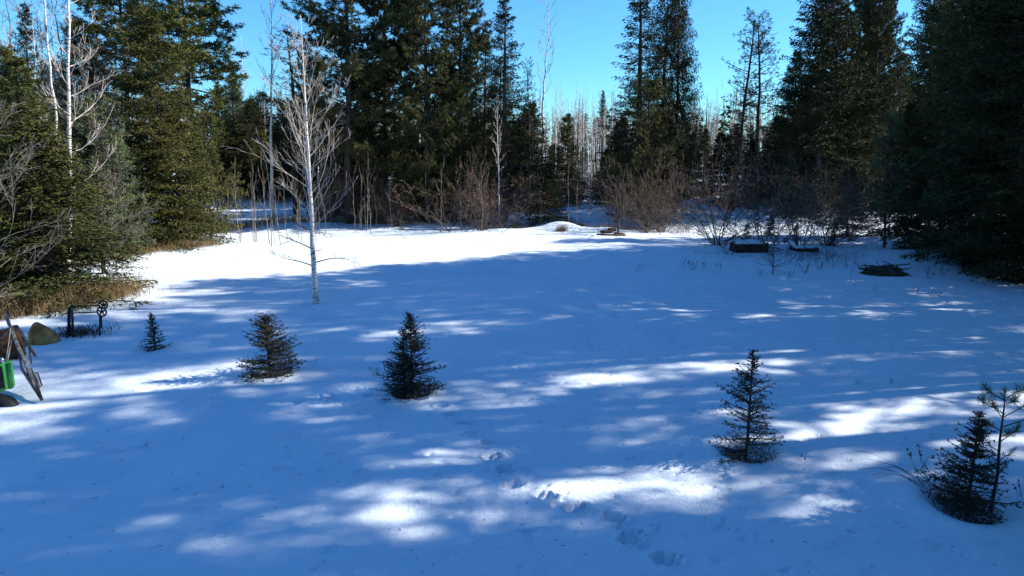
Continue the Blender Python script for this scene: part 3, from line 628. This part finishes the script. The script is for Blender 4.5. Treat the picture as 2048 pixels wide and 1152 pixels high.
def pine_seedling():
    x, y = G(1983, 1008); z = gz(x, y); H = AT(1980, 778, y)[1]-z
    r = root('young_pine', (x, y, z)); rng = np.random.default_rng(8); W = MB(); F = MB()
    pts = np.array([(0, 0, -.1), (.02, 0, H*.3), (.0, .02, H*.6), (-.02, 0, H*.85), (-.04, 0, H)]); W.tube(pts, [.022, .018, .014, .009, .004], 6)
    def tuft(p, d, n=90, l=.09):
        q = np.asarray(p)-np.asarray(d)*rng.uniform(0, .16, (n, 1)); F.spikes(q, np.asarray(d)*.6+rng.normal(size=(n, 3))*.45, l*(.7+.4*rng.random(n)), .0045, rng)
    tuft(pts[-1], (0, 0, 1))
    for zt, az, L in [(.93, .2, .2), (.9, 2.8, .24), (.88, 4.5, .2), (.8, 3.3, .36), (.78, .1, .34), (.75, 1.6, .25), (.7, -.4, .36), (.66, 2.9, .22), (.58, .3, .3), (.62, 4.4, .25), (.5, 3, .14), (.42, 0.2, .18), (.3, .4, .2), (.22, 2.6, .2), (.36, 3.6, .14)]:
        p = np.array([0, 0, H*zt]); d = np.array([cos(az), sin(az)*.9, .55]); e = p+d*L; W.segs([p], [e], [.008], [.004], 4)
        for j in range(3 if zt > .55 else 1):
            d2 = d+rng.normal(size=3)*.35+[0, 0, .3]; d2 /= np.linalg.norm(d2); s = rng.uniform(.55, 1); q = p+d*L*s+d2*.10; W.segs([p+d*L*s], [q], [.004], [.003], 3); tuft(q, d2, 50)
    build('trunk', W, M['bark'], r); build('crown', F, M['young'], r)
    tag(r, 'spindly pine sapling with tufted top beside the low broad spruce', 'tree', 'young evergreens on the lawn')
pine_seedling()

# ------------------------------------------------------------------ shrubs along the far edge
SHR = [(795, 452, 0, 1.9, 'thin bare shrub behind the right side of the lawn birch'), (905, 465, 1, 2.6, 'reddish bare shrub at the middle of the far edge'), (965, 466, 2, 2.9, 'dense upright brown shrub at the middle of the far edge'),
       (1010, 460, 1, 2.0, 'low spreading shrub left of the snow mound'), (1065, 452, 0, 2.4, 'bare shrub in front of the dark green fir'), (1236, 474, 3, 2.7, 'small single stemmed shrub tree beside the old logs'),
       (1290, 465, 0, 2.8, 'bare shrub just right of the single stemmed shrub tree'), (1325, 462, 2, 2.9, 'brown shrub below the bushy olive pine'), (1380, 458, 1, 2.2, 'low bare shrub below the drooping spruce'),
       (1433, 496, 2, 3.3, 'dense tall shrub at the edge of the sunlit snow'), (1458, 516, 1, 1.5, 'short bare shrub left of the snow topped box'), (1526, 510, 2, 2.9, 'large many stemmed shrub growing over the snow topped box'),
       (1545, 545, 3, 1.2, 'low forked weed shrub in front of the snow topped box'), (1600, 505, 0, 3.0, 'dark bare shrub beside the low planter box'), (1652, 492, 2, 3.0, 'dark bare shrub behind the squat fir seedling'),
       (1560, 485, 1, 3.0, 'bare shrub between the two wooden boxes'), (1700, 480, 0, 2.4, 'bare shrub left of the dark fir'), (745, 450, 1, 1.6, 'short bare shrub right of the lawn birch')]
for px, py, q, h, lb in SHR:
    x, y = G(px, py); plant('shrub%d' % q, x, y, h*(1.5 if h > 1.5 else 1.1), lb, S, 'bare shrubs along the far edge', rz=px*.37)
for k in range(66):
    px = rs.uniform(640, 1780)
    if px > 1360 and rs.random() < .45: px = rs.uniform(660, 1100)
    if 1110 < px < 1180: continue
    x, y = G(px, rs.uniform(418, 452)); plant('shrub%d' % rs.randrange(3), x, y, rs.uniform(1.8, 3.9), near_('bare brown second row shrub', px, ' in front of '), S, 'bare shrubs under the trees', rz=rs.uniform(0, 6))
for k in range(84):
    px = rs.uniform(415, 780) if k < 66 else rs.uniform(780, 1250)
    x, y = G(px, rs.uniform(440, 500) if px < 640 else rs.uniform(440, 470)); plant('sap%d' % rs.randrange(3), x, y, rs.uniform(1.0, 3.6), near_('thin grey sapling on the sunlit snow', px, ' in front of '), 'sapling', 'thin saplings at the far edge', rz=rs.uniform(0, 6))
for px, py, h in [(265, 588, .9), (145, 520, 1.6), (345, 470, 2.4), (775, 500, .8), (1700, 560, 1.2)]:
    x, y = G(px, py); plant('sap1', x, y, h, {265: 'short lone stem on the sunlit snow at the left', 145: 'thin stem under the birch at the left', 345: 'thin stem in front of the large olive spruce', 775: 'lone twig stem right of the lawn birch', 1700: 'thin straight stem left of the brush pile'}[px], 'sapling')
WD = [(295, 892, .12), (445, 976, .10), (752, 752, .28), (902, 773, .10), (600, 742, .42), (583, 740, .35), (630, 728, .2), (1605, 922, .2), (1715, 778, .15), (1780, 778, .18), (1275, 540, .4), (1365, 535, .5), (1385, 538, .5),
      (1408, 535, .4), (1440, 540, .4), (1590, 535, .5), (1610, 545, .5), (1640, 540, .5), (1665, 535, .5), (1690, 540, .4), (1520, 548, .3), (1580, 550, .3), (1755, 580, .3), (1865, 585, .3), (1880, 585, .25), (1835, 578, .3),
      (1858, 555, .5), (1885, 550, .5), (1430, 835, .2), (1640, 880, .14), (1180, 735, .1), (240, 660, .3), (220, 668, .35), (2043, 1000, .3), (1845, 945, .45), (1700, 925, .1), (890, 738, .12), (1560, 960, .1)]
for px, py, h in WD:
    x, y = G(px, py); plant('weed%d' % (px % 3), x, y, h, 'dark dry weed poking through the snow', 'weed', 'dry weeds in the snow', rz=px*.7)
# twigs, cones and needles fallen on the snow
LT = MB(); rng = np.random.default_rng(15); n = 1500
lx = rng.uniform(-12, 14, n); ly = 6+25*rng.random(n)**1.3; a = rng.uniform(0, 6.28, n); L_ = rng.uniform(.01, .055, n)*(1+ly/22); z = ground(lx, ly)+.004
d = np.column_stack([np.cos(a)*L_, np.sin(a)*L_, rng.uniform(-.1, .3, n)*L_]); p = np.column_stack([lx, ly, z])
LT.segs(p-d/2, p+d/2, .0032, .002, 3)
tag(build('twig_litter', LT, M['weed']), 'tiny twigs and needles scattered on the snow', 'litter', kind='stuff')
# long arching grass stems beside the broad spruce
W = MB(); rng = np.random.default_rng(5); x0, y0 = G(1850, 975)
for k in range(9):
    p = np.array([x0+rng.normal()*.08, y0+rng.normal()*.06, gz(x0, y0)-.02]); d = np.array([-.75+rng.normal()*.25, .3+rng.normal()*.2, .75]); pts = [p]
    for j in range(7): d = d+[0, 0, -.14]; pts.append(pts[-1]+d*.13*rng.uniform(.8, 1.1))
    W.tube(pts, np.linspace(.0035, .002, 8), 3)
tag(build('grass_stem', W, M['weed']), 'arching dry grass stems leaning left of the low broad spruce', 'grass', kind='stuff')

# ------------------------------------------------------------------ dry grass
def grass(pts_px, n, hmin, hmax, label, mt='grass', spread=(.5, .5), w=.012):
    rng = np.random.default_rng(n); g = MB(); P_ = []
    for (a, b) in zip(pts_px[:-1], pts_px[1:]):
        A_ = np.array(G(*a)); B_ = np.array(G(*b)); m = n//(len(pts_px)-1)
        u = rng.random((m, 1)); c = rng.normal(size=(12, 2)); cl = rng.integers(0, 12, m)
        P_.append(A_+(B_-A_)*u+rng.normal(size=(m, 2))*spread+c[cl]*np.array(spread)*.5)
    P_ = np.vstack(P_); z = ground(P_[:, 0], P_[:, 1])-.02; m = len(P_)
    d = np.column_stack([rng.normal(size=(m, 2))*.35, np.ones(m)]); hh = rng.uniform(hmin, hmax, m)
    g.spikes(np.column_stack([P_, z]), d, hh*.6, w, rng)
    tip = np.column_stack([P_, z])+d/np.linalg.norm(d, axis=1, keepdims=True)*(hh*.5)[:, None]
    g.spikes(tip, d+rng.normal(size=d.shape)*.7, hh*.6, w*.7, rng)
    return tag(build('dry_grass', g, M[mt]), label, 'grass', kind='stuff')
grass([(-60, 625), (30, 625), (130, 605), (215, 590)], 7500, .3, .8, 'tall straw coloured grass under the broad spruce at the left', spread=(.5, .7))
grass([(195, 515), (260, 512), (420, 497)], 4500, .2, .5, 'straw coloured grass strip below the large olive spruce', spread=(.4, .5))
grass([(415, 462), (560, 446), (720, 443), (800, 446)], 5000, .2, .6, 'brown grass strip along the far edge behind the saplings', spread=(.6, .35), w=.014)
grass([(800, 446), (1060, 452)], 1600, .15, .45, 'thin brown grass under the middle shrubs', spread=(.6, .4))
grass([(1118, 468), (1130, 467)], 300, .2, .5, 'tuft of tan grass on the snow mound', spread=(.12, .1))
grass([(1100, 449), (1150, 447)], 500, .3, .6, 'reddish dry stalks behind the snow mound', 'leaf', spread=(.3, .3))
grass([(1180, 460), (1400, 462)], 900, .15, .5, 'sparse dry stalks under the shrubs right of the mound', 'leaf', spread=(.6, .5))
grass([(1555, 520), (1700, 525)], 700, .15, .5, 'sparse dark stalks in the shade before the shrubs', 'weed', spread=(.6, .7), w=.009)
grass([(140, 672), (180, 668)], 500, .1, .35, 'dark dead grass at the foot of the black pipe stand', 'weed', spread=(.25, .15))
grass([(1080, 332), (1240, 332)], 3000, .5, 1.4, 'tan grass at the edge of the far aspens', spread=(2, 5), w=.05)

# ------------------------------------------------------------------ yard clutter at the left
M['black'] = mat('black_metal', (.010, .010, .012), (.035, .032, .03), 14, .5, .4, metal=.2, bump=.002)
M['steel'] = mat('weathered_steel', (.10, .09, .08), (.30, .28, .26), 9, .55, .4, metal=.35, bump=.002, bscale=60)
M['darksteel'] = mat('dark_steel', (.03, .03, .035), (.09, .085, .08), 9, .5, .4, metal=.4, bump=.002, bscale=60)
M['rust'] = mat('rusty_steel', (.05, .022, .012), (.24, .11, .045), 7, .8, .2, bump=.006, bscale=30)
M['rock'] = mat('mossy_rock', (.30, .12, .03), (.60, .31, .11), 4, .9, .15, bump=.03, bscale=12)
M['green'] = mat('green_paint', (.012, .14, .02), (.02, .20, .03), 5, .3, .5)
M['rubber'] = mat('tyre_rubber', (.018, .018, .020), (.05, .048, .046), 12, .75, .3, bump=.003)
M['chrome'] = mat('chrome', (.7, .7, .7), (.8, .8, .8), 5, .15, .6, metal=1)
M['wood'] = mat('weathered_wood', (.06, .045, .035), (.20, .155, .12), 6, .85, .15, bump=.006, bscale=18, stretch=(.2, 1, 1))
M['wooddark'] = mat('dark_wood', (.025, .018, .014), (.09, .06, .042), 6, .85, .15, bump=.006, bscale=18)

def bar(name, a, b, w, mt, parent, w2=None, o=None):
    """rectangular bar between two points, slightly bevelled"""
    a = np.array(a, float)-o; b = np.array(b, float)-o; d = b-a; L = np.linalg.norm(d); d /= L
    up = np.array([0, 0, 1.]) if abs(d[2]) < .95 else np.array([0, 1., 0]); s = np.cross(d, up); s /= np.linalg.norm(s); u = np.cross(s, d)
    m = MB(); m.box((a+b)/2, (L/2, w/2, (w2 or w)/2), np.column_stack([d, s, u])); return bevel(build(name, m, mt, parent), min(w, w2 or w)*.15)
# black pipe stand
def pipe_stand():
    x, y = G(140, 672); o = np.array([x, y, gz(x, y)]); s = 1/FPX*(y*cos(PITCH)+CAM_H*sin(PITCH))
    r = root('pipe_stand', o)
    def q(px, py, dy=0): return A3(px, py, y+dy)-o
    m = MB(); m.tube([q(138, 676), q(138, 622), q(139, 616), q(143, 613.5, .02), q(148, 613)], .040, 10); build('post', m, M['black'], r, True)
    m = MB(); m.tube([q(146, 676, -.1), q(145, 640, -.1), q(144, 616, -.1)], .030, 10); build('post', m, M['darksteel'], r, True)
    m = MB(); m.tube([q(143, 613.3), q(200, 611, .1)], .017, 8); build('crossbar', m, M['black'], r, True)
    m = MB(); m.tube([q(145, 626, -.1), q(196, 624, -.05)], .017, 8); build('crossbar', m, M['black'], r, True)
    for px, py, rr, dy in ((206.5, 609.5, .108, .1), (203.5, 623.5, .118, -.08)):
        c = q(px, py, dy); m = MB(); n = 28; th = np.arange(n+1)*2*pi/n
        ring = c+np.column_stack([np.cos(th)*rr*.93, 0*th, np.sin(th)*rr*.93]); m.tube(ring, .020, 8, cap=False)
        hub = [c+[0, -.03, 0], c+[0, .03, 0]]; m.tube(hub, .038, 12)
        for k in range(5):
            a = k*2*pi/5+.3; m.segs([c], [c+[cos(a)*rr*.9, 0, sin(a)*rr*.9]], .017, .015, 6)
        build('spoked_disc', m, M['black'], r, True)
    for px, pb, dy in ((199.5, 671, -.08), (202.7, 657, .06)):
        m = MB(); m.tube([q(px, 632, dy), q(px, pb, dy)], .019, 8); build('leg', m, M['black'], r, True)
    tag(r, 'black pipe stand with two spoked discs on its crossbars', 'stand')
pipe_stand()
# mossy rock
def rock():
    x, y = G(88, 684); z = gz(x, y); r = root('boulder', (x, y, z)); import bmesh
    bm = bmesh.new(); bmesh.ops.create_icosphere(bm, subdivisions=4, radius=1)
    s = 1/FPX*(y*cos(PITCH)+CAM_H*sin(PITCH)); from mathutils import noise
    for v in bm.verts:
        c = v.co.copy(); u = c.x
        top = np.interp(u, [-1, -.85, -.5, -.15, .3, .75, 1], [.55, 1.0, 1.12, .84, .66, .52, .30])
        zz = c.z*(top if c.z > 0 else .35)
        n_ = noise.noise(c*1.8+Vector((3, 1, 0)))*.12+noise.noise(c*5)*.05
        v.co = Vector((c.x*29*s*(1+n_), c.y*.28*(1+n_), zz*44*s*(1+n_*.6)))
    me = bpy.data.meshes.new('stone'); bm.to_mesh(me); bm.free(); me.materials.append(M['rock']); link('stone', me, r)
    tag(r, 'mossy tan boulder with a pointed left end in the snow', 'rock')
rock()
# rusty barrel on a dark block
def barrel():
    x, y = G(-8, 720); z = gz(x, y); y += .1; r = root('barrel', (x, y, z))
    ax = np.array([.78, .35, .30]); ax /= np.linalg.norm(ax); c = A3(-2, 688, y)-np.array([x, y, z])
    m = MB(); t = np.linspace(-.42, .42, 15); rad = .26+.012*np.array([1 if k in (0, 4, 5, 9, 10, 14) else 0 for k in range(15)])
    m.tube([c+ax*v for v in t], rad, 28); build('drum', m, M['rust'], r, True)
    tag(r, 'rusty orange drum lying behind the leaning steel frame', 'barrel')
    b = MB(); b.box((0, 0, 0), (.30, .18, .13), rotm(.2), .01, np.random.default_rng(2))
    xx, yy = G(12, 716); o = bevel(build('timber_block', b, M['wooddark']), .01); o.location = (xx, yy+.05, gz(xx, yy)+.12); tag(o, 'dark timber block propping the rusty drum', 'block')
barrel()
# leaning steel frame
def frame():
    x, y = G(84, 799); o = np.array([x, y, gz(x, y)]); r = root('steel_frame', o)
    Yf = lambda py: y+(799-py)/171*2.3         # the frame leans away from the camera
    q = lambda px, py: A3(px, py, Yf(py))
    for a, b, w, mt in [((10, 628), (40, 702), .060, 'steel'), ((40, 700), (72, 775), .062, 'steel'), ((33, 651), (71, 712), .045, 'darksteel'), ((43, 737), (84, 800), .048, 'darksteel'),
                        ((38, 702), (43, 738), .04, 'darksteel'), ((62, 738), (84, 799), .04, 'darksteel'), ((43, 662), (49, 704), .035, 'darksteel'), ((57, 688), (63, 727), .035, 'darksteel'),
                        ((48, 712), (57, 752), .035, 'darksteel'), ((0, 677), (34, 652), .04, 'darksteel'), ((70, 745), (80, 775), .03, 'steel'), ((75, 745), (84, 772), .025, 'darksteel'), ((28, 655), (15, 722), .022, 'steel')]:
        bar('bar', q(*a), q(*b), w, M[mt], r, w*.8, o)
    tag(r, 'leaning grey steel frame of welded bars in the snow', 'frame')
frame()
# green machine and tyre
def machine():
    x, y = G(10, 800); z = gz(x, y); r = root('garden_tractor', (x, y, z))
    def q(px, py, dy=0): return A3(px-6, py+2, y+dy)-np.array([x, y, z])
    s = (y*cos(PITCH)+CAM_H*sin(PITCH))/FPX
    m = MB(); c = q(-22, 752, .25); m.box(c, (.36, .24, 28*s)); bevel(build('hood', m, M['green'], r), .03, 3)
    m = MB(); m.box(q(-14, 753, 0.005), (.245, .012, 23*s)); bevel(build('front_panel', m, M['black'], r), .005)
    for k in range(5):
        m = MB(); m.box(q(-14, 738+k*7, -.012), (.22, .008, .008)); build('slat', m, M['darksteel'], r)
    m = MB(); m.box(q(24.5, 750, .0), (.026, .035, 26*s)); bevel(build('green_edge', m, M['green'], r), .008)
    m = MB(); m.tube([q(9, 724, .15), q(9, 719, .15), q(8, 713, .15)], [.05, .052, .035], 16); build('filler_cap', m, M['chrome'], r, True)
    m = MB(); m.tube([q(17, 722, .1), q(21, 700, .25), q(27, 655, .6)], .010, 6); build('lever', m, M['steel'], r, True)
    w = link('wheel', None, r) if False else None
    c = q(2, 826, -.15); n = 40
    ax = np.array([.25, -.95, .18]); ax /= np.linalg.norm(ax); a = np.cross(ax, [0, 0, 1]); a /= np.linalg.norm(a); b = np.cross(ax, a)
    prof = [(-.10, .20), (-.11, .27), (-.085, .31), (-.07, .318), (-.062, .280), (-.05, .280), (-.042, .325), (-.02, .330), (-.012, .285), (.012, .285), (.02, .330), (.042, .325), (.05, .280), (.062, .280), (.07, .318), (.085, .31), (.11, .27), (.10, .20)]
    V = []
    for k in range(n):
        th = k*2*pi/n
        for u, rr in prof: V.append(c+ax*u+(a*cos(th)+b*sin(th))*rr*1.12)
    P_ = len(prof); F_ = []
    for k in range(n):
        for j in range(P_-1):
            i0, i1 = k*P_+j, ((k+1) % n)*P_+j; F_ += [(i0, i0+1, i1+1), (i0, i1+1, i1)]
    t = MB(); t.add(V, F_); tyre = build('tyre', t, M['rubber'], r)
    m = MB(); m.tube([c-ax*.09, c+ax*.06], .235, 24); build('rim', m, M['darksteel'], r)
    tag(r, 'green and black garden tractor with a ribbed tyre at the left edge', 'tractor')
machine()

# ------------------------------------------------------------------ boxes, brush pile, logs
def crate(px, py, wpx, h, label, snow_h, wood):
    x, y = G(px, py); z = gz(x, y); s = (y*cos(PITCH)+CAM_H*sin(PITCH))/FPX; hw = wpx*s/2; r = root('wooden_box', (x, y+.35, z-.04), .04)
    nb = 3; bh = h/nb
    for k in range(nb):
        for (cx, cy, lx, ly) in ((0, -.35, hw, .02), (0, .35, hw, .02), (-hw-.021, 0, .02, .33), (hw+.021, 0, .02, .33)):
            m = MB(); m.box((cx, cy, bh*(k+.5)), (lx, ly, bh/2-.006)); bevel(build('plank', m, M[wood], r), .004)
    for cx in (-hw+.04, hw-.04):
        for cy in (-.37-.022, ):
            m = MB(); m.box((cx, cy+.0, h/2), (.03, .019, h/2)); build('corner_post', m, M[wood], r)
    tag(r, label, 'box')
    m = MB(); nx_, ny_ = 14, 8; u, v = np.meshgrid(np.linspace(-1, 1, nx_), np.linspace(-1, 1, ny_))
    zz = h*.8+snow_h*(1-np.abs(u)**4)*(1-np.abs(v)**4)+.02*np.sin(u*5+v*3)
    i_ = (np.arange(ny_-1)[:, None]*nx_+np.arange(nx_-1)[None]).ravel()
    m.add(np.stack([u*hw*.97, v*.32, zz], -1), np.concatenate([np.stack([i_, i_+1, i_+nx_+1], 1), np.stack([i_, i_+nx_+1, i_+nx_], 1)]))
    o = build('snow_heap', m, M['snow'], None, True); o.location = r.location; o.rotation_euler = r.rotation_euler
    tag(o, 'snow filling the '+label.split(' among')[0].split(' behind')[0], 'snow')
crate(1502, 513, 64, .42, 'long dark wooden planter box among the shrubs', .22, 'wooddark')
crate(1613, 511, 44, .20, 'low wooden planter box behind the dark stalks', .14, 'wooddark')
def brush():
    rng = np.random.default_rng(4); x, y = G(1768, 548); z = gz(x, y); s = (y*cos(PITCH)+CAM_H*sin(PITCH))/FPX; r = root('brush_pile', (x, y, z))
    import bmesh; from mathutils import noise
    bm = bmesh.new(); bmesh.ops.create_icosphere(bm, subdivisions=4, radius=1)
    for v in bm.verts:
        c = v.co; n_ = noise.noise(c*3)*.22+noise.noise(c*9)*.1; t = np.interp(c.x, [-1, -.2, .3, 1], [.12, .8, .9, .15])
        v.co = Vector((c.x*46*s*(1+n_*.4), c.y*.5*(1+n_), (c.z*.32*t if c.z > 0 else c.z*.06)*(1+n_)))
    me = bpy.data.meshes.new('heap'); bm.to_mesh(me); bm.free(); me.materials.append(M['wooddark']); link('heap', me, r)
    for k in range(70):
        a = rng.uniform(0, pi); p = np.array([rng.uniform(-.75, .65), rng.uniform(-.4, .35), rng.uniform(.05, .26)]); d = np.array([cos(a), sin(a)*.6, rng.normal()*.18])*rng.uniform(.15, .4)
        m = MB(); m.tube([p-d, p+rng.normal(size=3)*.02, p+d], rng.uniform(.008, .02), 5); build('stick', m, M[rng.choice(['wood', 'wooddark', 'shrub'])], r)
    for a, b, w in [((-.15, -.1, .27), (.98, .1, .34), .09), ((-.55, .3, .16), (.25, -.15, .36), .07), ((.05, .25, .42), (.42, -.1, .26), .05)]:
        bar('plank', a, b, w, M['wood'], r, .035, np.zeros(3))
    tag(r, 'dark brush pile with loose planks on top', 'brush pile')
    b = MB(); b.box((0, 0, 0), (.30, .05, .02)); o = bevel(build('loose_plank', b, M['wood']), .004); xx, yy = G(1838, 530); o.location = (xx, yy, gz(xx, yy)+.10); o.rotation_euler = (.1, -.3, .6); tag(o, 'short plank sticking out of the snow right of the brush pile', 'plank')
brush()
def logs():
    rng = np.random.default_rng(6); x, y = G(1222, 474); z = gz(x, y)
    for k, (px, py, L, rr, az, lb, mt) in enumerate([(1222, 476, .75, .06, -.05, 'long dark log lying in front of the pile beside the shrub tree', 'wood'), (1212, 470, .32, .11, .2, 'thick short log at the left of the little pile', 'wooddark'), (1238, 474, .28, .09, -.1, 'short log under the single stemmed shrub tree', 'wooddark'),
                                                 (1224, 468, .25, .10, .7, 'snow dusted log on top of the little pile', 'wooddark'), (1160, 462, .3, .08, -.5, 'dark log end showing at the right of the snow mound', 'wooddark'), (1040, 463, .45, .07, .1, 'dark log half buried left of the snow mound', 'wooddark')]):
        xx, yy = G(px, py); m = MB(); t = np.linspace(-L, L, 6); m.tube(np.column_stack([t, rng.normal(size=6)*.01, rng.normal(size=6)*.01]), rr*(1+rng.normal(size=6)*.05), 10)
        o = build('log', m, M[mt], None, True); o.location = (xx, yy, gz(xx, yy)+rr*.55+(.09 if k == 3 else 0)); o.rotation_euler = (0, rng.normal()*.05, az); tag(o, lb, 'log')
logs()
# fallen twigs under the large olive spruce
rng = np.random.default_rng(12)
for k in range(9):
    x, y = G(rs.uniform(270, 410), rs.uniform(492, 512)); m = MB(); a = rng.uniform(-.5, .5); L = rng.uniform(.3, .9); d = np.array([cos(a), sin(a), .12])*L
    m.tube([(-d[0], -d[1], .02), (0, 0, .1), tuple(d)], [.02, .016, .008], 5); o = build('fallen_branch', m, M['twig']); o.location = (x, y, gz(x, y)+.03); tag(o, 'fallen grey branch below the large olive spruce', 'branch', 'fallen branches below the large olive spruce')
print('tris', sum(len(me.polygons) for me in bpy.data.meshes), 'objects', len(bpy.data.objects))
